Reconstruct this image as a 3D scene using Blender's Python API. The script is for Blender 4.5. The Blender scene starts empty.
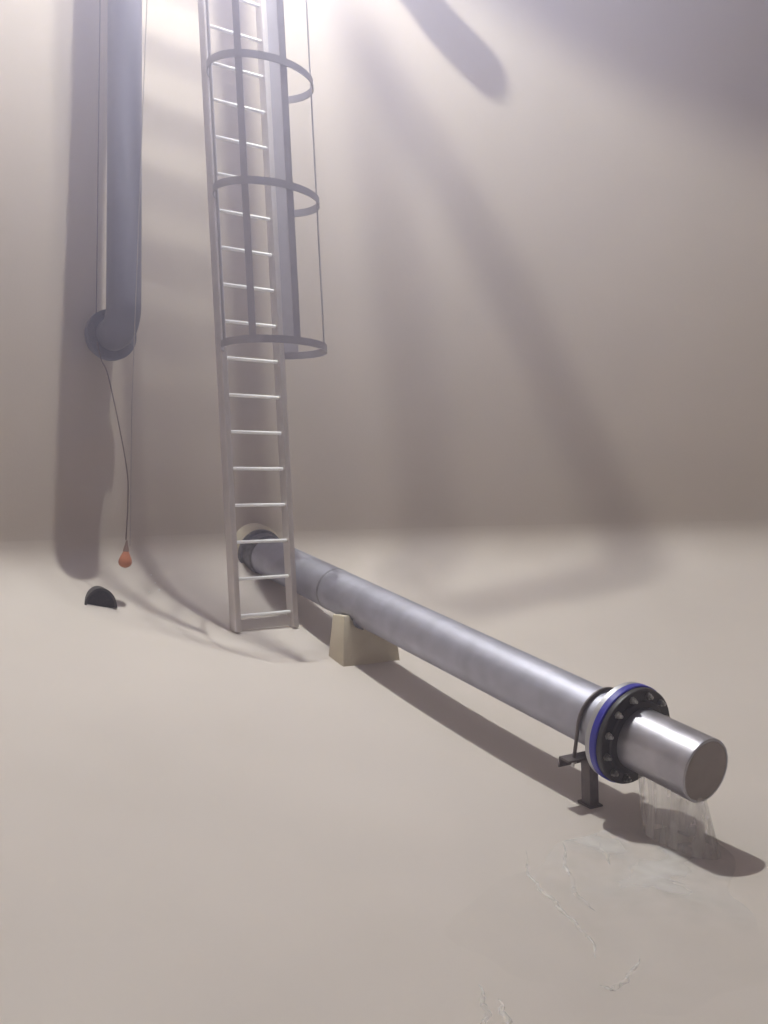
import bpy, bmesh, math, random
from mathutils import Vector as V, Matrix

random.seed(4)
S = bpy.context.scene
COL = S.collection

# ------------------------------------------------------------------ camera
LAMP = V((-0.52, 6.55, 8.60))          # work lamp hung in the roof hatch
cam_d = bpy.data.cameras.new('camera')
cam_d.sensor_width = 36.0
cam_d.lens = 1000.0 / 1024.0 * 36.0
cam_d.clip_start = 0.05
cam = bpy.data.objects.new('camera', cam_d)
COL.objects.link(cam)
cam.matrix_world = (Matrix.Translation((0, 0, 1.6)) @ Matrix.Rotation(math.radians(90), 4, 'X')
                    @ Matrix.Rotation(math.radians(-1.2), 4, 'Z'))
S.camera = cam

# ------------------------------------------------------------------ world, exposure
w = bpy.data.worlds.new('world')
S.world = w
w.use_nodes = True
w.node_tree.nodes['Background'].inputs[0].default_value = (0.55, 0.65, 0.9, 1)
w.node_tree.nodes['Background'].inputs[1].default_value = 0.6
S.view_settings.view_transform = 'Standard'
S.view_settings.look = 'None'
S.view_settings.gamma = 1.0
S.view_settings.use_curve_mapping = False
S.view_settings.exposure = -0.17
S.cycles.max_bounces = 8
S.cycles.diffuse_bounces = 5
S.cycles.volume_bounces = 1
S.cycles.transparent_max_bounces = 12
S.cycles.use_denoising = True
S.cycles.volume_step_rate = 3.0
S.cycles.volume_max_steps = 64

LAMP_WATTS = 1000.0          # reflector light, straight down
BULB_WATTS = 130.0          # bare bulb, all round
LAMP_COLOUR = (0.86, 0.865, 1.0)
MIST_DENSITY = 0.19        # at the hatch, thinning out below it


# ------------------------------------------------------------------ helpers
def tag(o, label=None, cat=None, group=None, kind=None):
    if label: o['label'] = label
    if cat: o['category'] = cat
    if group: o['group'] = group
    if kind: o['kind'] = kind
    return o


def thing(name, label, cat, loc=(0, 0, 0), group=None):
    o = bpy.data.objects.new(name, None)
    o.empty_display_size = 0.1
    COL.objects.link(o)
    o.location = loc
    return tag(o, label, cat, group)


def link_mesh(name, me, mat, parent=None):
    o = bpy.data.objects.new(name, me)
    if mat and not me.materials:
        me.materials.append(mat)
    COL.objects.link(o)
    if parent:
        o.parent = parent
        ox = V((0, 0, 0))
        p = parent
        while p:
            ox += p.location
            p = p.parent
        o.location = -ox            # meshes are written in world coordinates
    return o


class MB:
    """collects vertices and faces of one part"""
    def __init__(s):
        s.v, s.f = [], []

    def add(s, vs, fs):
        b = len(s.v)
        s.v += [tuple(x) for x in vs]
        s.f += [tuple(b + i for i in q) for q in fs]
        return s

    def build(s, name, mat, parent=None, smooth=35, bevel=0.0, up=False):
        me = bpy.data.meshes.new(name)
        me.from_pydata(s.v, [], s.f)
        bm = bmesh.new()
        bm.from_mesh(me)
        if bevel:
            es = [e for e in bm.edges if len(e.link_faces) == 2 and e.calc_face_angle(0) > 0.5]
            bmesh.ops.bevel(bm, geom=es, offset=bevel, segments=2, affect='EDGES', profile=0.5)
        bmesh.ops.recalc_face_normals(bm, faces=bm.faces)
        if up:
            for f in bm.faces:
                if f.normal.z < 0:
                    f.normal_flip()
        for e in bm.edges:
            e.smooth = not (len(e.link_faces) == 2 and e.calc_face_angle(0) > math.radians(smooth))
        for f in bm.faces:
            f.smooth = True
        bm.to_mesh(me)
        bm.free()
        return link_mesh(name, me, mat, parent)

    # oriented box: centre, three half vectors
    def box(s, c, a, b, d):
        c, a, b, d = V(c), V(a), V(b), V(d)
        vs = [c + i * a + j * b + k * d for k in (-1, 1) for j in (-1, 1) for i in (-1, 1)]
        return s.add(vs, [(0, 2, 3, 1), (4, 5, 7, 6), (0, 1, 5, 4), (2, 6, 7, 3), (0, 4, 6, 2), (1, 3, 7, 5)])

    # tube along a path; r is one radius or one per point
    def tube(s, pts, r, n=16, closed=False, caps=True):
        pts = [V(p) for p in pts]
        m = len(pts)
        rs = [r] * m if isinstance(r, (int, float)) else list(r)
        tans = []
        for i in range(m):
            if closed:
                t = pts[(i + 1) % m] - pts[i - 1]
            else:
                t = pts[min(i + 1, m - 1)] - pts[max(i - 1, 0)]
            tans.append(t.normalized())
        up = V((0, 0, 1)) if abs(tans[0].z) < 0.9 else V((1, 0, 0))
        x = tans[0].cross(up).normalized()
        vs = []
        for i in range(m):
            x = (x - tans[i] * x.dot(tans[i])).normalized()
            y = tans[i].cross(x)
            for k in range(n):
                a = 2 * math.pi * k / n
                vs.append(pts[i] + (x * math.cos(a) + y * math.sin(a)) * rs[i])
        fs = []
        for i in range(m if closed else m - 1):
            j = (i + 1) % m
            for k in range(n):
                l = (k + 1) % n
                fs.append((i * n + k, i * n + l, j * n + l, j * n + k))
        if caps and not closed:
            fs.append(tuple(range(n))[::-1])
            fs.append(tuple((m - 1) * n + k for k in range(n)))
        return s.add(vs, fs)

    # solid turned about an axis: profile = [(distance along axis, radius)]
    def lathe(s, o, ax, prof, n=48, closed=False):
        o, ax = V(o), V(ax).normalized()
        up = V((0, 0, 1)) if abs(ax.z) < 0.9 else V((1, 0, 0))
        x = ax.cross(up).normalized()
        y = ax.cross(x)
        vs, fs = [], []
        for (d, r) in prof:
            for k in range(n):
                a = 2 * math.pi * k / n
                vs.append(o + ax * d + (x * math.cos(a) + y * math.sin(a)) * r)
        m = len(prof)
        for i in range(m if closed else m - 1):
            j = (i + 1) % m
            for k in range(n):
                l = (k + 1) % n
                fs.append((i * n + k, i * n + l, j * n + l, j * n + k))
        if not closed:
            fs.append(tuple(range(n))[::-1])
            fs.append(tuple((m - 1) * n + k for k in range(n)))
        return s.add(vs, fs)


def smooth_path(ctrl, per=8):
    """Catmull-Rom through control points"""
    c = [V(p) for p in ctrl]
    c = [c[0] * 2 - c[1]] + c + [c[-1] * 2 - c[-2]]
    out = []
    for i in range(1, len(c) - 2):
        a, b, d, e = c[i - 1], c[i], c[i + 1], c[i + 2]
        for k in range(per):
            t = k / per
            out.append(0.5 * ((2 * b) + (d - a) * t + (2 * a - 5 * b + 4 * d - e) * t * t
                              + (3 * b - a - 3 * d + e) * t ** 3))
    out.append(c[-2])
    return out


# ------------------------------------------------------------------ materials
def mat(name, col, rough=0.5, metal=0.0, var=0.0, scale=4.0, bump=0.0, bump_scale=60.0, stretch=None, rvar=0.0,
        col2=None):
    m = bpy.data.materials.new(name)
    m.use_nodes = True
    nt = m.node_tree
    b = nt.nodes['Principled BSDF']
    b.inputs['Base Color'].default_value = (*col, 1)
    b.inputs['Roughness'].default_value = rough
    b.inputs['Metallic'].default_value = metal
    tc = nt.nodes.new('ShaderNodeTexCoord')
    mp = nt.nodes.new('ShaderNodeMapping')
    nt.links.new(tc.outputs['Object'], mp.inputs['Vector'])
    if stretch:
        mp.inputs['Scale'].default_value = stretch
    if var > 0 or col2:
        n = nt.nodes.new('ShaderNodeTexNoise')
        n.inputs['Scale'].default_value = scale
        n.inputs['Detail'].default_value = 5
        nt.links.new(mp.outputs[0], n.inputs['Vector'])
        r = nt.nodes.new('ShaderNodeValToRGB')
        r.color_ramp.elements[0].position = 0.3
        r.color_ramp.elements[1].position = 0.7
        lo = col2 if col2 else tuple(c * (1 - var) for c in col)
        hi = tuple(min(1, c * (1 + var)) for c in col)
        r.color_ramp.elements[0].color = (*lo, 1)
        r.color_ramp.elements[1].color = (*hi, 1)
        nt.links.new(n.outputs['Fac'], r.inputs[0])
        nt.links.new(r.outputs[0], b.inputs['Base Color'])
        if rvar:
            mr = nt.nodes.new('ShaderNodeMapRange')
            mr.inputs['To Min'].default_value = rough - rvar
            mr.inputs['To Max'].default_value = rough + rvar
            nt.links.new(n.outputs['Fac'], mr.inputs['Value'])
            nt.links.new(mr.outputs[0], b.inputs['Roughness'])
    if bump:
        n2 = nt.nodes.new('ShaderNodeTexNoise')
        n2.inputs['Scale'].default_value = bump_scale
        n2.inputs['Detail'].default_value = 4
        nt.links.new(tc.outputs['Object'], n2.inputs['Vector'])
        bp = nt.nodes.new('ShaderNodeBump')
        bp.inputs['Strength'].default_value = bump
        bp.inputs['Distance'].default_value = 0.01
        nt.links.new(n2.outputs['Fac'], bp.inputs['Height'])
        nt.links.new(bp.outputs[0], b.inputs['Normal'])
    return m


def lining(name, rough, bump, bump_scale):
    """cream coating: pale at the bottom; the dimmer grazing light on the wall is painted in as a browner tint"""
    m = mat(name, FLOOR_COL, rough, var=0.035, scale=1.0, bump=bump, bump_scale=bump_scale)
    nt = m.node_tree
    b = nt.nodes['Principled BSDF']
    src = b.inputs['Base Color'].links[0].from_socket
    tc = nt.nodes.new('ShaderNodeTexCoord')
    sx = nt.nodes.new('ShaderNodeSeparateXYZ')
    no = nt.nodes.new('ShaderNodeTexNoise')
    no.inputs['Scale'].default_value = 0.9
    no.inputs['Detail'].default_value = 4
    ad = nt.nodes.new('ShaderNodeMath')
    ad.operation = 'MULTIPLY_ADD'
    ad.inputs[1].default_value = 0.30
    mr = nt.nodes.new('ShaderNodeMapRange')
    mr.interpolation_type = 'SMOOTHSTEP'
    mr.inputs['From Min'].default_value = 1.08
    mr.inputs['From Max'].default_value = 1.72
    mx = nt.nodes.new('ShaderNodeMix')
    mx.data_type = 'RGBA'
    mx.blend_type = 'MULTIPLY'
    mx.inputs[7].default_value = (*WALL_SHADE, 1)
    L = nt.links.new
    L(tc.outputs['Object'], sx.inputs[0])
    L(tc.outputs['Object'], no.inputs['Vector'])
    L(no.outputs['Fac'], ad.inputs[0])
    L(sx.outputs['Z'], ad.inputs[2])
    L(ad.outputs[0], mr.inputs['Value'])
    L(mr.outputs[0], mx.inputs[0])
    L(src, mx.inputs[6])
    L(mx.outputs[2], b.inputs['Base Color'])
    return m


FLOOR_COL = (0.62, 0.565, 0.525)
WALL_SHADE = (0.65, 0.615, 0.57)  # tint that paints the weaker light on the wall into its colour
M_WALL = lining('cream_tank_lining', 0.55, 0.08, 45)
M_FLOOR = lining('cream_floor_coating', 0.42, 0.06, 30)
M_ROOF = mat('roof_concrete', (0.30, 0.24, 0.17), 0.8, var=0.1, scale=2)
M_BLOCK = mat('cast_concrete', (0.56, 0.50, 0.39), 0.8, var=0.06, scale=6, bump=0.2, bump_scale=90)
M_LADDER = mat('ladder_alloy', (0.62, 0.58, 0.57), 0.42, metal=0.45, var=0.05, scale=9)
M_RUNG = mat('rung_alloy', (0.92, 0.92, 0.93), 0.4, metal=0.1)
M_CAGE = mat('cage_steel', (0.34, 0.32, 0.35), 0.5, metal=0.4, var=0.06, scale=9)
M_PIPE = mat('stainless_pipe', (0.42, 0.42, 0.49), 0.52, metal=0.7, var=0.12, scale=7, rvar=0.07, bump=0.05,
             bump_scale=120)
M_STUB = mat('stainless_outlet', (0.42, 0.41, 0.45), 0.40, metal=0.8, var=0.12, scale=11, rvar=0.08)
M_CAP = mat('cap_plate', (0.30, 0.265, 0.25), 0.6, metal=0.35, var=0.08, scale=12)
M_RISER = mat('riser_pipe_paint', (0.12, 0.115, 0.15), 0.5, metal=0.1, var=0.06, scale=5)
M_FLANGE_G = mat('riser_flange_paint', (0.10, 0.095, 0.12), 0.5, metal=0.1)
M_DARK = mat('dark_flange', (0.030, 0.028, 0.030), 0.45, var=0.2, scale=14)
M_STEEL = mat('bright_steel', (0.68, 0.67, 0.68), 0.32, metal=0.9)
M_FSTEEL = mat('flange_steel', (0.45, 0.45, 0.47), 0.45, metal=0.7, var=0.1, scale=9)
M_BOLT = mat('bolt_steel', (0.42, 0.41, 0.41), 0.35, metal=0.9, var=0.3, scale=3)
M_BLUE = mat('blue_flange_coat', (0.03, 0.03, 0.36), 0.4)
M_BRACKET = mat('bracket_steel', (0.15, 0.13, 0.13), 0.5, metal=0.6, var=0.15, scale=20)
M_SEAM = mat('weld_bead', (0.20, 0.20, 0.22), 0.5, metal=0.7, var=0.2, scale=30)
M_WELD = mat('weld_seam_steel', (0.30, 0.30, 0.34), 0.5, metal=0.7, var=0.25, scale=12)
M_CORD = mat('brown_cord', (0.10, 0.065, 0.055), 0.6)
M_WIRE = mat('guide_wire_steel', (0.30, 0.27, 0.26), 0.5, metal=0.4)
M_FLOAT = mat('orange_float', (0.46, 0.17, 0.09), 0.45, var=0.08, scale=30)
M_SLEEVE = mat('float_sleeve', (0.20, 0.13, 0.11), 0.6)
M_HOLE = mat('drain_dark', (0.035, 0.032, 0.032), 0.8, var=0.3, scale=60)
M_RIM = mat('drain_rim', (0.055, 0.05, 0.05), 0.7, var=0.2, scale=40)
M_BLACK = mat('plain_black', (0.02, 0.02, 0.02), 0.6)

# ------------------------------------------------------------------ tank shell
CX, CY, R = 2.42, 3.22, 6.25
ROOF_Z = 8.20
RC, ZW = 5.4, 1.45                     # cove starts at RC, meets the wall at ZW


def cone_z(r):
    return -0.143 + 0.0375 * r + 0.0261 * r * r


def cove(t):
    z0, zc = cone_z(RC), cone_z(R)
    return (RC * (1 - t) ** 2 + 2 * R * t * (1 - t) + R * t * t,
            z0 * (1 - t) ** 2 + 2 * zc * t * (1 - t) + ZW * t * t)


def floor_z(x, y):
    r = math.hypot(x - CX, y - CY)
    if r <= RC:
        return cone_z(r)
    q = min((r - RC) / (R - RC), 1)
    t = 1 - math.sqrt(max(0, 1 - q))
    return cove(t)[1]


def revolve(prof, n=240):
    mb = MB()
    vs, fs = [], []
    for (r, z) in prof:
        for k in range(n):
            a = 2 * math.pi * k / n
            vs.append((CX + r * math.cos(a), CY + r * math.sin(a), z))
    for i in range(len(prof) - 1):
        for k in range(n):
            l = (k + 1) % n
            fs.append((i * n + k, i * n + l, (i + 1) * n + l, (i + 1) * n + k))
    mb.add(vs, fs)
    return mb


prof = [(0.02, cone_z(0.0))] + [(0.3 * i, cone_z(0.3 * i)) for i in range(1, 18)] + [cove(i / 14) for i in range(15)]
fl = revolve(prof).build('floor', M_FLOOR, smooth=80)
tag(fl, 'cream coated tank floor dished like a shallow bowl', None, kind='structure')
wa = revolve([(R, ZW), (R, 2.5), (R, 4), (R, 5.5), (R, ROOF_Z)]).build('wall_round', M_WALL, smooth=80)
tag(wa, 'curved cream wall of the round tank', None, kind='structure')

# roof slab with a round hatch opening
HX, HY, HR = -0.55, 6.60, 0.54
n = 96
vs, fs = [], []
for k in range(n):
    a = 2 * math.pi * k / n
    vs.append((HX + HR * math.cos(a), HY + HR * math.sin(a), ROOF_Z))
for k in range(n):
    a = 2 * math.pi * k / n
    # outer ring: ray from hatch centre to the tank circle
    dx, dy = math.cos(a), math.sin(a)
    ex, ey = HX - CX, HY - CY
    bq = ex * dx + ey * dy
    t = -bq + math.sqrt(bq * bq - (ex * ex + ey * ey - (R + 0.15) ** 2))
    vs.append((HX + dx * t, HY + dy * t, ROOF_Z))
b = len(vs)
vs += [(x, y, z + 0.12) for (x, y, z) in vs]
for k in range(n):
    l = (k + 1) % n
    fs.append((k, l, n + l, n + k))
    fs.append((b + k, b + n + k, b + n + l, b + l))
    fs.append((k, b + k, b + l, l))
    fs.append((n + k, n + l, b + n + l, b + n + k))
tag(MB().add(vs, fs).build('ceiling', M_ROOF), 'flat concrete tank roof with a round hatch', None, kind='structure')
cb = MB().lathe((HX, HY, ROOF_Z + 0.12), (0, 0, 1), [(0, HR), (0.5, HR), (0.5, HR + 0.06), (0, HR + 0.06)], 64, closed=True)
tag(cb.build('trim_1', M_ROOF), 'raised kerb around the roof hatch', None, kind='structure')

# ------------------------------------------------------------------ work lamp in the hatch (gives the light)
lamp = thing('work_lamp', 'work lamp hanging in the roof hatch above the caged ladder', 'lamp', LAMP)
MB().lathe(LAMP + V((0, 0, 0.10)), (0, 0, 1), [(0, 0.05), (0.0, 0.075), (0.05, 0.07), (0.10, 0.04), (0.14, 0.02)], 24).build('housing', M_BLACK, lamp)
m = bpy.data.materials.new('lamp_glow')
m.use_nodes = True
e = m.node_tree.nodes.new('ShaderNodeEmission')
e.inputs[0].default_value = (*LAMP_COLOUR, 1)
e.inputs[1].default_value = 40
m.node_tree.links.new(e.outputs[0], m.node_tree.nodes['Material Output'].inputs['Surface'])
MB().lathe(LAMP + V((0, 0, 0.075)), (0, 0, 1), [(0, 0.035), (0.012, 0.05), (0.024, 0.05)], 24).build('lens', m, lamp)
MB().tube([LAMP + V((0, 0, 0.22)), LAMP + V((0, 0, 0.40))], 0.012, 8).build('hanger', M_BLACK, lamp)
def hang(name, pts, r, label):  # unseen loops, added to throw the soft shadow bands on the wall
    o = MB().tube(smooth_path(pts, 6), r, 10).build(name, M_BLACK)
    return tag(o, label, 'shadow caster')


hang('shadow_loop', [(-0.454, 7.020, 8.098), (-0.432, 7.030, 7.974), (-0.402, 7.042, 7.762), (-0.371, 7.055, 7.529), (-0.334, 7.068, 7.257), (-0.326, 7.066, 7.147), (-0.345, 7.018, 7.104), (-0.395, 6.921, 7.065)],
     0.020, 'short black loop added below the hatch lamp to cast a wall shadow')
hang('shadow_loop', [(-0.448, 7.023, 8.078), (-0.336, 7.067, 7.897), (-0.190, 7.108, 7.647), (-0.061, 7.127, 7.366), (0.039, 7.132, 7.156), (0.050, 7.082, 7.098), (-0.033, 7.027, 7.070), (-0.186, 6.955, 7.051), (-0.329, 6.861, 7.036)],
     0.024, 'long black loop added wide of the hatch lamp to cast a wall shadow')
vp = [V(p) for p in [(-0.077, 8.107, 7.359), (0.163, 8.189, 7.057), (0.422, 8.260, 6.816)]]  # stub added above the view, shaped for its round-ended shadow on the wall
vp[0] = vp[1] + (vp[0] - vp[1]) * (ROOF_Z - vp[1].z) / (vp[0].z - vp[1].z)   # starts at the roof
vpd = (vp[2] - vp[1]).normalized()
vs_ = MB().tube([vp[0], vp[1], vp[2]] + [vp[2] + vpd * 0.118 * math.sin(math.radians(a)) for a in (20, 40, 60, 75)],
                [0.118] * 3 + [0.118 * math.cos(math.radians(a)) for a in (20, 40, 60, 75)], 24).build('shadow_stub', M_ROOF)
tag(vs_, 'slanting round-ended stub added under the roof to cast a wall shadow', 'pipe')
ld = bpy.data.lights.new('lamp_light', 'AREA')   # flood lamp facing down
ld.energy = LAMP_WATTS
ld.color = LAMP_COLOUR
ld.shape = 'DISK'
ld.size = 0.16
lo = bpy.data.objects.new('lamp_light', ld)
COL.objects.link(lo)
lo.parent = lamp
bd = bpy.data.lights.new('bulb_light', 'POINT')
bd.energy = BULB_WATTS
bd.color = LAMP_COLOUR
bd.shadow_soft_size = 0.075
bo = bpy.data.objects.new('bulb_light', bd)
COL.objects.link(bo)
bo.parent = lamp

# ------------------------------------------------------------------ caged ladder
FA, FB = V((-1.071, 7.117, 0.768)), V((-0.691, 7.406, 0.775))
UL = V((FB.x - FA.x, FB.y - FA.y, 0)).normalized()
NL = V((UL.y, -UL.x, 0))
LEAN = V((-0.031, 0, 1))
MID = (FA + FB) / 2


def lad(p, z):
    """point of the leaning ladder above plan point p, at height z"""
    return V((p.x, p.y, 0)) + V((LEAN.x * (z - 0.77), 0, z))


lt = thing('caged_ladder', 'pale metal ladder with safety cage fixed to the tank wall', 'ladder', (MID.x, MID.y, 0.74))
TOPZ = 8.1
for P0 in (FA, FB):
    mb = MB()
    zf = floor_z(P0.x, P0.y) + 0.002
    a, c = lad(P0, zf), lad(P0, TOPZ)
    mb.box((a + c) / 2, NL * 0.045, UL * 0.022, (c - a) / 2)
    mb.build('stile', M_LADDER, lt, bevel=0.003)
z = 0.879
half = (V((FB.x - FA.x, FB.y - FA.y, 0)) / 2) - UL * 0.015
while z < TOPZ - 0.1:
    c = lad(MID, z)
    MB().tube([c - half, c + half], 0.0125, 10).build('rung', M_RUNG, lt)
    z += 0.2636
# kick plate joining the feet
c = lad(MID, 0.815)
MB().box(c, half, NL * 0.004, V((0, 0, 0.035))).build('foot_plate', M_LADDER, lt)

# cage: hoops are flat bars bent round from stile to stile
CR = 0.363
CC = MID + NL * 0.29 + V((0.02, 0, 0))
def ang(p): return math.atan2(p.y - CC.y, p.x - CC.x)
a0 = ang(FA)
a1 = ang(FB)
if a0 > 0: a0 -= 2 * math.pi


def arc_bar(z0, z1, th0, th1, r, thick, nseg, tilt=0.0):
    """flat bar following the hoop between two angles"""
    vs, fs = [], []
    for i in range(nseg + 1):
        th = th0 + (th1 - th0) * i / nseg
        for rr in (r, r + thick):
            for zz in (z0, z1):
                p = V((CC.x + rr * math.cos(th), CC.y + rr * math.sin(th), 0))
                vs.append(lad(p, zz - tilt * (p.x - FA.x) / 0.75))
    for i in range(nseg):
        k = i * 4
        fs += [(k, k + 4, k + 5, k + 1), (k + 2, k + 3, k + 7, k + 6), (k + 1, k + 5, k + 7, k + 3), (k, k + 2, k + 6, k + 4)]
    fs += [(0, 1, 3, 2), (nseg * 4, nseg * 4 + 2, nseg * 4 + 3, nseg * 4 + 1)]
    return MB().add(vs, fs)


for zh, ti in ((2.787, 0.03), (3.868, 0.08), (4.727, 0.11)):
    h = arc_bar(zh - 0.026, zh + 0.026, a0, a1, CR, 0.008, 56, ti).build('hoop', M_CAGE, lt)
    for P0, th in ((FA, a0), (FB, a1)):
        p = lad(V((CC.x + CR * math.cos(th), CC.y + CR * math.sin(th), 0)), zh)
        q = lad(P0, zh)
        if (p - q).length > 0.01:
            MB().tube([p, q], 0.008, 8).build('lug', M_CAGE, h)
for th_deg, wd in ((-155, 0.05), (-107, 0.05), (-58, 0.05), (-8, 0.018)):
    th = math.radians(th_deg)
    dth = wd / CR / 2
    arc_bar(2.777, TOPZ - 0.3, th - dth, th + dth, CR - 0.009, 0.008, 3).build('cage_strip', M_CAGE, lt)
th = math.radians(78)
s_ = arc_bar(2.79, TOPZ - 0.3, th - 0.20, th + 0.17, CR - 0.009, 0.008, 6).build('cage_strip', M_CAGE, lt)
s_['label'] = 'wide flat strip beside the stile'

# ------------------------------------------------------------------ riser pipe on the wall
RT, RB = V((-1.795, 7.50, ROOF_Z)), V((-1.821, 7.12, 3.13))
OUT = V((-0.58, 0.815, 0)).normalized()
rp = thing('riser_pipe', 'grey riser pipe coming down the wall and bending into it', 'pipe', (RB.x, RB.y, 2.9))
BR = 0.19
path = [RT, (RT + RB) / 2, RB]
for i in range(1, 13):
    a = math.pi / 2 * i / 12
    path.append(RB + OUT * BR * (1 - math.cos(a)) + V((0, 0, -BR * math.sin(a))))
pend = path[-1]
path.append(pend + OUT * 0.05)
RR = 0.122
MB().tube(path, RR, 32).build('pipe_run', M_RISER, rp)
fo = pend + OUT * 0.05
fg = MB().lathe(fo, OUT, [(0, 0.12), (0, 0.183), (0.004, 0.187), (0.028, 0.187), (0.030, 0.18), (0.032, 0.187), (0.058, 0.187), (0.062, 0.183), (0.062, 0.12)], 40).build('flange', M_FLANGE_G, rp)
side = OUT.cross(V((0, 0, 1)))
for k in range(8):
    a = 2 * math.pi * (k + 0.5) / 8
    c = fo + (side * math.cos(a) + V((0, 0, 1)) * math.sin(a)) * 0.155
    MB().lathe(c - OUT * 0.014, OUT, [(0, 0.011), (0.014, 0.011), (0.062, 0.008), (0.09, 0.008)], 6).build('bolt', M_FLANGE_G, fg)
# spigot into the wall
q = fo + OUT * 0.06
L_ = 0.0
while math.hypot(q.x + OUT.x * L_ - CX, q.y + OUT.y * L_ - CY) < R + 0.05:
    L_ += 0.01
MB().tube([q, q + OUT * L_], RR, 32).build('wall_spigot', M_RISER, rp)

# ------------------------------------------------------------------ cords and float switch beside the riser
fs_ = thing('float_switch', 'orange teardrop float switch hanging on a brown cord', 'float switch', (-1.844, 7.089, 1.255))
cp = [(-1.91, 7.34, 8.2), (-2.006, 7.344, 5.405), (-2.078, 7.344, 3.232), (-2.081, 7.324, 2.977), (-1.999, 7.140, 2.742), (-1.941, 7.099, 2.620), (-1.872, 7.089, 2.292), (-1.816, 7.089, 1.936), (-1.813, 7.089, 1.723), (-1.833, 7.089, 1.440)]
MB().tube(smooth_path(cp, 8), 0.0045, 6).build('cord', M_CORD, fs_)
b0 = V((-1.846, 7.089, 1.243))
ax = V((0.02, 0, 0.2)).normalized()
MB().lathe(b0, ax, [(0.000, 0.006), (0.006, 0.024), (0.018, 0.040), (0.035, 0.047), (0.055, 0.046), (0.08, 0.036), (0.105, 0.024), (0.118, 0.019)], 24).build('float_body', M_FLOAT, fs_)
MB().lathe(b0, ax, [(0.114, 0.018), (0.118, 0.022), (0.135, 0.019), (0.165, 0.011), (0.195, 0.006)], 16).build('sleeve', M_SLEEVE, fs_)
gw = MB().tube([(-1.39, 6.95, ROOF_Z), (-1.572, 6.95, 5.19), (-1.735, 6.95, 2.415), (-1.77, 6.95, 1.40)], 0.003, 6).build('guide_wire', M_WIRE)
tag(gw, 'thin straight wire hanging beside the grey riser pipe', 'wire')

# ------------------------------------------------------------------ drain mouth at the foot of the wall
DX, DY = -1.986, 6.965
dn = V((DX - CX, DY - CY, 0)).normalized()
dz = 0.968
DH = 1.28
dm = thing('drain_mouth', 'small dark arched drain opening at the foot of the wall', 'drain', (DX, DY, dz))
ds = dn.cross(V((0, 0, 1)))
ds = V((0.93, 0.368, 0))
dn = V((-0.368, 0.93, 0))
vs, fs = [], []
N = 20
for d in (0.0, 0.30):
    for rr in (0.098, 0.112):
        for k in range(N + 1):
            a = math.pi * k / N
            vs.append(V((DX, DY, dz)) + dn * d + ds * math.cos(a) * rr + V((0, 0, 1)) * math.sin(a) * rr * DH)
q = N + 1
for k in range(N):
    fs += [(k, k + 1, q + k + 1, q + k), (2 * q + k, 3 * q + k, 3 * q + k + 1, 2 * q + k + 1),
           (k, 2 * q + k, 2 * q + k + 1, k + 1), (q + k, q + k + 1, 3 * q + k + 1, 3 * q + k)]
fs += [(0, q, 3 * q, 2 * q), (N, 2 * q + N, 3 * q + N, q + N)]
MB().add(vs, fs).build('arch_rim', M_RIM, dm)
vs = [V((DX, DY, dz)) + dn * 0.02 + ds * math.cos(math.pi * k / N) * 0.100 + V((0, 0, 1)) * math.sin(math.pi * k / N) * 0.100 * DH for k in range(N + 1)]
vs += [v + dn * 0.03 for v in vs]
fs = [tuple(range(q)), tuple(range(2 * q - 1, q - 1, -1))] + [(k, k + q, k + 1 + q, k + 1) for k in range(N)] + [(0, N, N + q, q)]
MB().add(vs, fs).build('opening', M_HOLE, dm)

# ------------------------------------------------------------------ outlet pipe lying above the floor
PF, PN = V((-1.118, 8.424, 1.314)), V((1.452, 4.586, 0.381))
PD = (PN - PF).normalized()
PL = (PN - PF).length
PU = V((-PD.y, PD.x, 0)).normalized() * -1      # horizontal, across the pipe (towards camera left)
PW = PU.cross(PD)
if PW.z < 0: PW = -PW


def on(s): return PF + PD * s


op = thing('outlet_pipe', 'long stainless steel pipe running from the wall across the floor', 'pipe', (PF.x, PF.y, 1.1))
PR = 0.155
S_F = PL - 0.51
MB().lathe(on(0), PD, [(0.05, PR), (1.45, PR), (S_F - 0.02, PR)], 56).build('pipe_run', M_PIPE, op)
wc = MB().lathe(on(0), PD, [(-0.2, 0.225), (0.10, 0.22), (0.125, 0.21), (0.14, 0.19), (0.14, 0.155)], 48).build('wall_collar', M_BLOCK, op)
wc['label'] = 'cream concrete collar at the wall'
cpl = MB().lathe(on(0), PD, [(0.13, 0.16), (0.13, 0.195), (0.155, 0.198), (0.18, 0.195), (0.185, 0.175), (0.29, 0.172), (0.30, 0.155)], 48).build('coupling', M_SEAM, op)
cpl['label'] = 'dark coupling ring near the wall'
MB().lathe(on(0), PD, [(1.36, 0.1545), (1.368, 0.1572), (1.382, 0.1572), (1.39, 0.1545)], 56).build('weld_seam', M_WELD, op)
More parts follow.
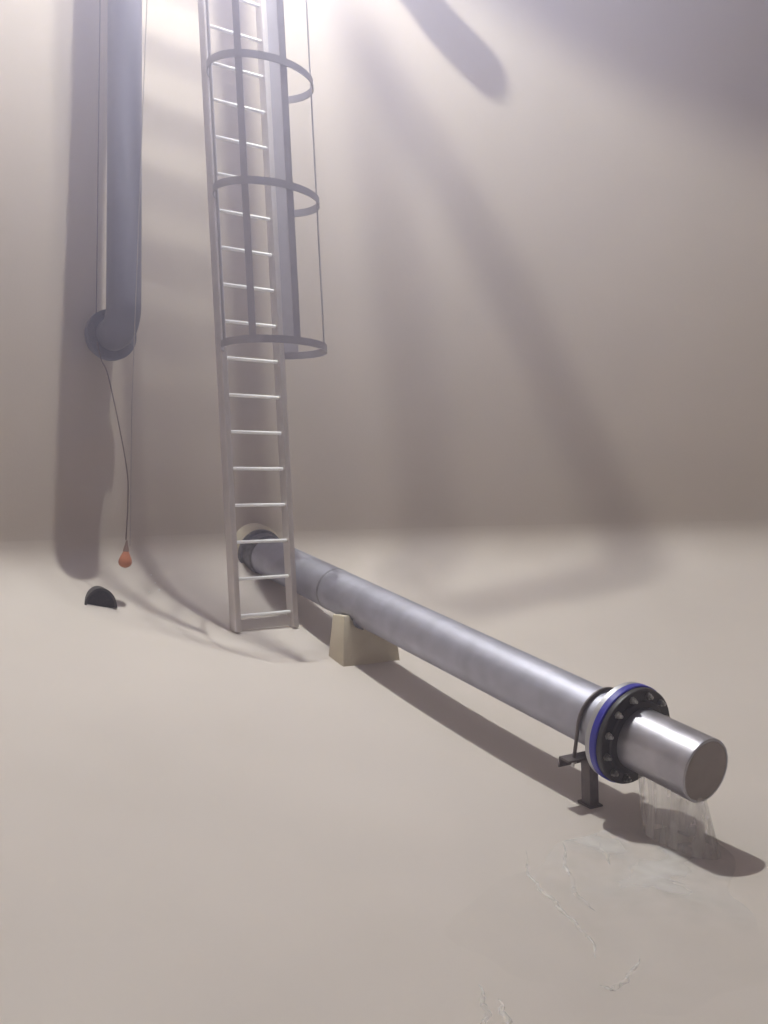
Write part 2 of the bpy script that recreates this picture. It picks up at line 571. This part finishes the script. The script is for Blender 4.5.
# flange set
MB().lathe(on(S_F), PD, [(-0.06, 0.155), (-0.06, 0.163), (-0.018, 0.17), (-0.018, 0.245), (-0.014, 0.25), (0.014, 0.25), (0.014, 0.155)], 64).build('steel_flange', M_FSTEEL, op)
bl = MB().lathe(on(S_F), PD, [(0.012, 0.155), (0.012, 0.248), (0.018, 0.253), (0.050, 0.253), (0.055, 0.249), (0.055, 0.155)], 64).build('flange_ring', M_BLUE, op)
bl['label'] = 'bright blue ring between the flanges'
df = MB().lathe(on(S_F), PD, [(0.053, 0.155), (0.053, 0.243), (0.060, 0.247), (0.082, 0.245), (0.088, 0.239), (0.088, 0.19), (0.096, 0.185), (0.105, 0.163), (0.105, 0.155)], 64).build('backing_flange', M_DARK, op)
df['label'] = 'black bolted backing flange'
for k in range(12):
    a = 2 * math.pi * (k + 0.35) / 12
    c = on(S_F) + (PU * math.cos(a) + PW * math.sin(a)) * 0.212
    MB().lathe(c, PD, [(0.084, 0.019), (0.090, 0.019), (0.090, 0.0155), (0.106, 0.0155), (0.106, 0.009), (0.120, 0.009), (0.122, 0.007)], 6).build('bolt', M_BOLT, df)
    MB().lathe(c - PD * 0.016, -PD, [(0.0, 0.016), (0.014, 0.015), (0.016, 0.010)], 6).build('nut', M_STEEL, df)
MB().lathe(on(S_F), PD, [(0.09, PR), (PL - S_F - 0.004, PR), (PL - S_F, PR - 0.003), (PL - S_F, PR - 0.012), (PL - S_F - 0.02, PR - 0.012)], 64).build('outlet_stub', M_STUB, op)
cp_ = MB().lathe(on(PL), PD, [(-0.016, 0.1425), (-0.004, 0.1425), (0.0, 0.1395), (0.001, 0.03), (0.001, 0.001)], 64).build('end_cap', M_CAP, op)
cp_['label'] = 'dull brown-grey plate closing the pipe end'

# ------------------------------------------------------------------ concrete saddle block
BS = 1.74
bc = on(BS)
hd = V((PD.x, PD.y, 0)).normalized()
sl = PD.z / math.hypot(PD.x, PD.y)
blk = thing('support_block', 'cream concrete saddle block carrying the steel pipe', 'block', (bc.x, bc.y, floor_z(bc.x, bc.y)))
top = bc.z - 0.075
NR = PR + 0.002
angs = [math.pi + 0.37 + (math.pi - 0.74) * i / 14 for i in range(15)]
vs, fs = [], []
for e_, hw in ((-1, 0), (1, 0)):
    tt, tb = 0.075, 0.10
    pts = []
    pts.append((-0.295, None))
    ring = []
    for (u, zz, th) in ([(-0.225, 'f', tb), (-0.195, top, tt)] + [(NR * math.cos(a), bc.z + NR * math.sin(a) / 0.977, tt) for a in angs]
                        + [(0.215, top, tt), (0.25, 'f', tb)]):
        p = V((bc.x, bc.y, 0)) + PU * -u + hd * (e_ * th)
        if zz == 'f':
            zv = floor_z(p.x, p.y) - 0.015
        elif zz == top:
            zv = zz
        else:
            zv = min(zz + sl * e_ * th, top + 0.0)
        ring.append(V((p.x, p.y, zv)))
    vs += ring
m_ = len(vs) // 2
fs = [tuple(range(m_)), tuple(range(2 * m_ - 1, m_ - 1, -1))] + [(k, m_ + k, m_ + (k + 1) % m_, (k + 1) % m_) for k in range(m_)]
MB().add(vs, fs).build('saddle', M_BLOCK, blk, bevel=0.008)
# dark clamp bolt left at the saddle
cb_ = on(BS + 0.12) + PU * 0.10 - PW * 0.118
MB().tube(smooth_path([cb_ + PU * 0.03 + PW * 0.05, cb_ + PU * 0.012, cb_ - PU * 0.05 - PW * 0.03], 5), 0.014, 8).build('clamp', M_SEAM, blk)

# ------------------------------------------------------------------ steel stand with strap near the flange
SS = S_F - 0.15
sc_ = on(SS)
st = thing('pipe_stand', 'steel pipe stand with round strap beside the blue flange', 'stand', (sc_.x, sc_.y, floor_z(sc_.x, sc_.y)))
pts = []
for i in range(33):
    a = math.radians(-8 + 196 * i / 32)
    pts.append(sc_ + (PU * math.cos(a) + PW * math.sin(a)) * (PR + 0.011))
zb = sc_.z - PR - 0.045
pts = [pts[0] - PW * 0.17] + pts + [pts[-1] - PW * 0.17]
MB().tube(pts, 0.0095, 10).build('strap', M_BRACKET, st)
bcn = sc_ - PW * (PR + 0.024)
MB().box(bcn, PU * 0.235, PD * 0.035, PW * 0.005).box(bcn - PD * 0.031 - PW * 0.025, PU * 0.235, PD * 0.005, PW * 0.025).build('crossbar', M_BRACKET, st)
for sg in (-1, 1):
    MB().lathe(sc_ + PU * sg * (PR + 0.011) - PW * (PR + 0.030), -PW, [(0, 0.018), (0.016, 0.018), (0.016, 0.009), (0.04, 0.009)], 6).build('strap_nut', M_STEEL, st)
pp = bcn - PW * 0.01 + PU * 0.075 + PD * 0.02
fz = floor_z(pp.x, pp.y)
MB().box(V((pp.x, pp.y, (pp.z + fz) / 2)), PU * 0.03, hd * 0.03, V((0, 0, (pp.z - fz) / 2))).build('post', M_BRACKET, st)
MB().box(V((pp.x, pp.y, fz + 0.004)), PU * 0.045, hd * 0.045 + V((0, 0, -0.010)), V((0, 0, 0.006))).build('base_plate', M_BRACKET, st)

# ------------------------------------------------------------------ water falling from the outlet and spreading
def water_mat(name, col, fac_lo, fac_hi, scale, stretch, rough=0.08):
    m = bpy.data.materials.new(name)
    m.use_nodes = True
    nt = m.node_tree
    b = nt.nodes['Principled BSDF']
    b.inputs['Base Color'].default_value = (*col, 1)
    b.inputs['Roughness'].default_value = rough
    b.inputs['IOR'].default_value = 1.33
    tr = nt.nodes.new('ShaderNodeBsdfTransparent')
    mx = nt.nodes.new('ShaderNodeMixShader')
    tc = nt.nodes.new('ShaderNodeTexCoord')
    mp = nt.nodes.new('ShaderNodeMapping')
    mp.inputs['Scale'].default_value = stretch
    n = nt.nodes.new('ShaderNodeTexNoise')
    n.inputs['Scale'].default_value = scale
    n.inputs['Detail'].default_value = 4
    r = nt.nodes.new('ShaderNodeMapRange')
    r.inputs['From Min'].default_value = 0.35
    r.inputs['From Max'].default_value = 0.65
    r.inputs['To Min'].default_value = fac_lo
    r.inputs['To Max'].default_value = fac_hi
    nt.links.new(tc.outputs['Object'], mp.inputs['Vector'])
    nt.links.new(mp.outputs[0], n.inputs['Vector'])
    nt.links.new(n.outputs['Fac'], r.inputs['Value'])
    nt.links.new(r.outputs[0], mx.inputs['Fac'])
    nt.links.new(tr.outputs[0], mx.inputs[1])
    nt.links.new(b.outputs[0], mx.inputs[2])
    nt.links.new(mx.outputs[0], nt.nodes['Material Output'].inputs['Surface'])
    return m


M_FALL = water_mat('falling_water', (0.80, 0.78, 0.78), 0.14, 0.46, 16, (1, 1, 0.10), 0.4)


def film_mat():
    m = bpy.data.materials.new('water_film')
    m.use_nodes = True
    nt = m.node_tree
    nt.nodes.remove(nt.nodes['Principled BSDF'])
    tr = nt.nodes.new('ShaderNodeBsdfTransparent')
    df_ = nt.nodes.new('ShaderNodeBsdfDiffuse')
    df_.inputs[0].default_value = (0.85, 0.84, 0.84, 1)
    gl = nt.nodes.new('ShaderNodeBsdfGlossy')
    gl.inputs['Roughness'].default_value = 0.12
    fr = nt.nodes.new('ShaderNodeFresnel')
    fr.inputs[0].default_value = 1.33
    m1, m2 = nt.nodes.new('ShaderNodeMixShader'), nt.nodes.new('ShaderNodeMixShader')
    tc = nt.nodes.new('ShaderNodeTexCoord')
    n = nt.nodes.new('ShaderNodeTexNoise')
    n.inputs['Scale'].default_value = 3.0
    n.inputs['Detail'].default_value = 3
    r = nt.nodes.new('ShaderNodeMapRange')
    r.inputs['From Min'].default_value = 0.32
    r.inputs['From Max'].default_value = 0.75
    r.inputs['To Max'].default_value = 1.0
    sp = nt.nodes.new('ShaderNodeVectorMath')
    sp.operation = 'DISTANCE'
    sp.inputs[1].default_value = (1.22, 4.62, 0.01)          # where the stream lands
    fo_ = nt.nodes.new('ShaderNodeMapRange')
    fo_.inputs['From Min'].default_value = 0.10
    fo_.inputs['From Max'].default_value = 0.85
    fo_.inputs['To Min'].default_value = 0.75
    fo_.inputs['To Max'].default_value = 0.04
    mu = nt.nodes.new('ShaderNodeMath')
    mu.operation = 'MULTIPLY'
    nt.links.new(tc.outputs['Object'], sp.inputs[0])
    nt.links.new(sp.outputs['Value'], fo_.inputs['Value'])
    nt.links.new(r.outputs[0], mu.inputs[0])
    nt.links.new(fo_.outputs[0], mu.inputs[1])
    L_ = nt.links.new
    L_(tc.outputs['Object'], n.inputs['Vector'])
    L_(n.outputs['Fac'], r.inputs['Value'])
    L_(mu.outputs[0], m1.inputs['Fac'])
    L_(tr.outputs[0], m1.inputs[1])
    L_(df_.outputs[0], m1.inputs[2])
    hf = nt.nodes.new('ShaderNodeMath')
    hf.operation = 'MULTIPLY'
    hf.inputs[1].default_value = 0.35
    L_(fr.outputs[0], hf.inputs[0])
    L_(hf.outputs[0], m2.inputs['Fac'])
    L_(m1.outputs[0], m2.inputs[1])
    L_(gl.outputs[0], m2.inputs[2])
    L_(m2.outputs[0], nt.nodes['Material Output'].inputs['Surface'])
    return m


M_FILM = film_mat()
M_RIDGE = water_mat('water_ridge', (0.92, 0.90, 0.89), 0.12, 0.55, 10, (1, 1, 1), 0.3)
M_STEEL_DROP = mat('water_bead', (0.85, 0.85, 0.86), 0.12)

# veil: oval column hanging from the underside of the outlet stub
vs, fs = [], []
NV, NH = 40, 14
for j in range(NH + 1):
    t = j / NH
    for k in range(NV):
        a = 2 * math.pi * k / NV
        ca, sa = math.cos(a), math.sin(a)
        top_c = on(PL - 0.185) - PW * (PR * 0.80)
        lng = 0.19 + 0.02 * t
        wid = 0.085 + 0.025 * t + 0.006 * math.sin(5 * a + 3 * t)
        p = top_c + hd * (ca * lng + 0.05 * t) + PU * (sa * wid)
        zt = top_c.z + sl * ca * lng
        zf = floor_z(p.x, p.y) + 0.004
        vs.append(V((p.x, p.y, zt + (zf - zt) * t)))
for j in range(NH):
    for k in range(NV):
        l = (k + 1) % NV
        fs.append((j * NV + k, j * NV + l, (j + 1) * NV + l, (j + 1) * NV + k))
wv = MB().add(vs, fs).build('water_veil', M_FALL, smooth=80)
tag(wv, 'pale veil of water falling from the outlet pipe end', 'water', kind='stuff')


def film(name, cx, cy, ax_, la, lb, h, label, seed, nr=46, na=110):
    """thin rippled sheet of water lying on the floor"""
    rnd = random.Random(seed)
    ph = [rnd.uniform(0, 6.28) for _ in range(8)]
    ex = V((math.cos(ax_), math.sin(ax_), 0))
    ey = V((-math.sin(ax_), math.cos(ax_), 0))
    vs, fs = [], []
    for i in range(nr + 1):
        q = i / nr
        for k in range(na):
            a = 2 * math.pi * k / na
            edge = 1 + 0.10 * math.sin(3 * a + ph[0]) + 0.07 * math.sin(5 * a + ph[1]) + 0.04 * math.sin(11 * a + ph[2])
            x, y = math.cos(a) * q * la * edge, math.sin(a) * q * lb * edge
            p = V((cx, cy, 0)) + ex * x + ey * y
            rip = (math.sin(17 * x + 3 * math.sin(6 * y + ph[3]) + ph[4]) * 0.5 + math.sin(26 * y + 4 * math.sin(7 * x + ph[5])) * 0.35
                   + math.sin(41 * (x + y) + ph[6]) * 0.2)
            fade = min(1, (1 - q) * 3)
            vs.append((p.x, p.y, floor_z(p.x, p.y) + 0.0015 + fade * (h * 0.7 + h * 0.5 * rip)))
    for i in range(nr):
        for k in range(na):
            l = (k + 1) % na
            fs.append((i * na + k, i * na + l, (i + 1) * na + l, (i + 1) * na + k))
    o = MB().add(vs, fs).build(name, M_FILM, smooth=85, up=True)
    return tag(o, label, 'water', kind='stuff')


film('water_pool', 0.93, 3.99, math.radians(62), 0.95, 0.50, 0.008, 'rippled sheet of water spreading over the floor below the outlet', 3)
# thin standing ridges in the running water
mb = MB()
for rd in [[(0.600, 4.514), (0.586, 4.205), (0.631, 4.049), (0.675, 3.890), (0.724, 3.710), (0.724, 3.524)],
      [(0.791, 4.622), (0.759, 4.304), (0.763, 4.061), (0.807, 3.947)],
      [(0.964, 4.700), (0.968, 4.550), (0.973, 4.412)],
      [(0.328, 3.164), (0.338, 3.062), (0.332, 2.918)],
      [(0.889, 3.605), (0.802, 3.425), (0.724, 3.323), (0.691, 3.353)],
      [(0.273, 3.251), (0.283, 3.089), (0.264, 2.960)],
      [(1.096, 4.412), (1.163, 4.304), (1.278, 4.286)]]:
    path = smooth_path([V((x, y, 0)) for (x, y) in rd], 7)
    path = [V((p.x + 0.008 * math.sin(0.9 * i), p.y + 0.008 * math.cos(0.7 * i), 0)) for i, p in enumerate(path)]
    path = [V((p.x, p.y, floor_z(p.x, p.y) - 0.005)) for p in path]
    k = len(path) - 1
    mb.tube(path, [0.005 + 0.010 * math.sin(math.pi * i / k) * (0.75 + 0.25 * math.sin(2.3 * i)) for i in range(k + 1)], 8)
tag(mb.build('water_ridges', M_RIDGE, smooth=80), 'thin glinting ridges of water running over the floor', 'water', kind='stuff')

# glinting drops on the cove beside the drain
mb = MB()
for (x, y) in [(-1.784, 7.616), (-1.740, 7.553), (-1.696, 7.487), (-1.755, 7.415)]:
    mb.lathe((x, y, floor_z(x, y) - 0.002), (0.3, -0.5, 0.8), [(0, 0.008), (0.003, 0.007), (0.006, 0.004), (0.007, 0.001)], 10)
tag(mb.build('water_drops', M_STEEL_DROP, smooth=80), 'tiny glinting water drops on the curved wall foot beside the drain', 'water', kind='stuff')

# ------------------------------------------------------------------ mist filling the tank
mm = bpy.data.materials.new('mist')
mm.use_nodes = True
nt = mm.node_tree
nt.nodes.remove(nt.nodes['Principled BSDF'])
vsn = nt.nodes.new('ShaderNodeVolumeScatter')
vsn.inputs['Color'].default_value = (0.74, 0.73, 1.0, 1)
vsn.inputs['Density'].default_value = MIST_DENSITY
vsn.inputs['Anisotropy'].default_value = 0.25
tc = nt.nodes.new('ShaderNodeTexCoord')
dist = nt.nodes.new('ShaderNodeVectorMath')
dist.operation = 'DISTANCE'
dist.inputs[1].default_value = (HX, HY, ROOF_Z)
fall = nt.nodes.new('ShaderNodeMapRange')
fall.inputs['From Min'].default_value = 0.5
fall.inputs['From Max'].default_value = 7.0
fall.inputs['To Min'].default_value = MIST_DENSITY
fall.inputs['To Max'].default_value = 0.012
nt.links.new(tc.outputs['Object'], dist.inputs[0])
nt.links.new(dist.outputs['Value'], fall.inputs['Value'])
nt.links.new(fall.outputs[0], vsn.inputs['Density'])
nt.links.new(vsn.outputs[0], nt.nodes['Material Output'].inputs['Volume'])
mi = revolve([(0.01, -0.4), (R + 0.4, -0.4), (R + 0.4, ROOF_Z + 0.5), (0.01, ROOF_Z + 0.5)], 48).build('mist', mm)
tag(mi, 'thin pale mist hanging in the air of the tank', 'mist', kind='stuff')
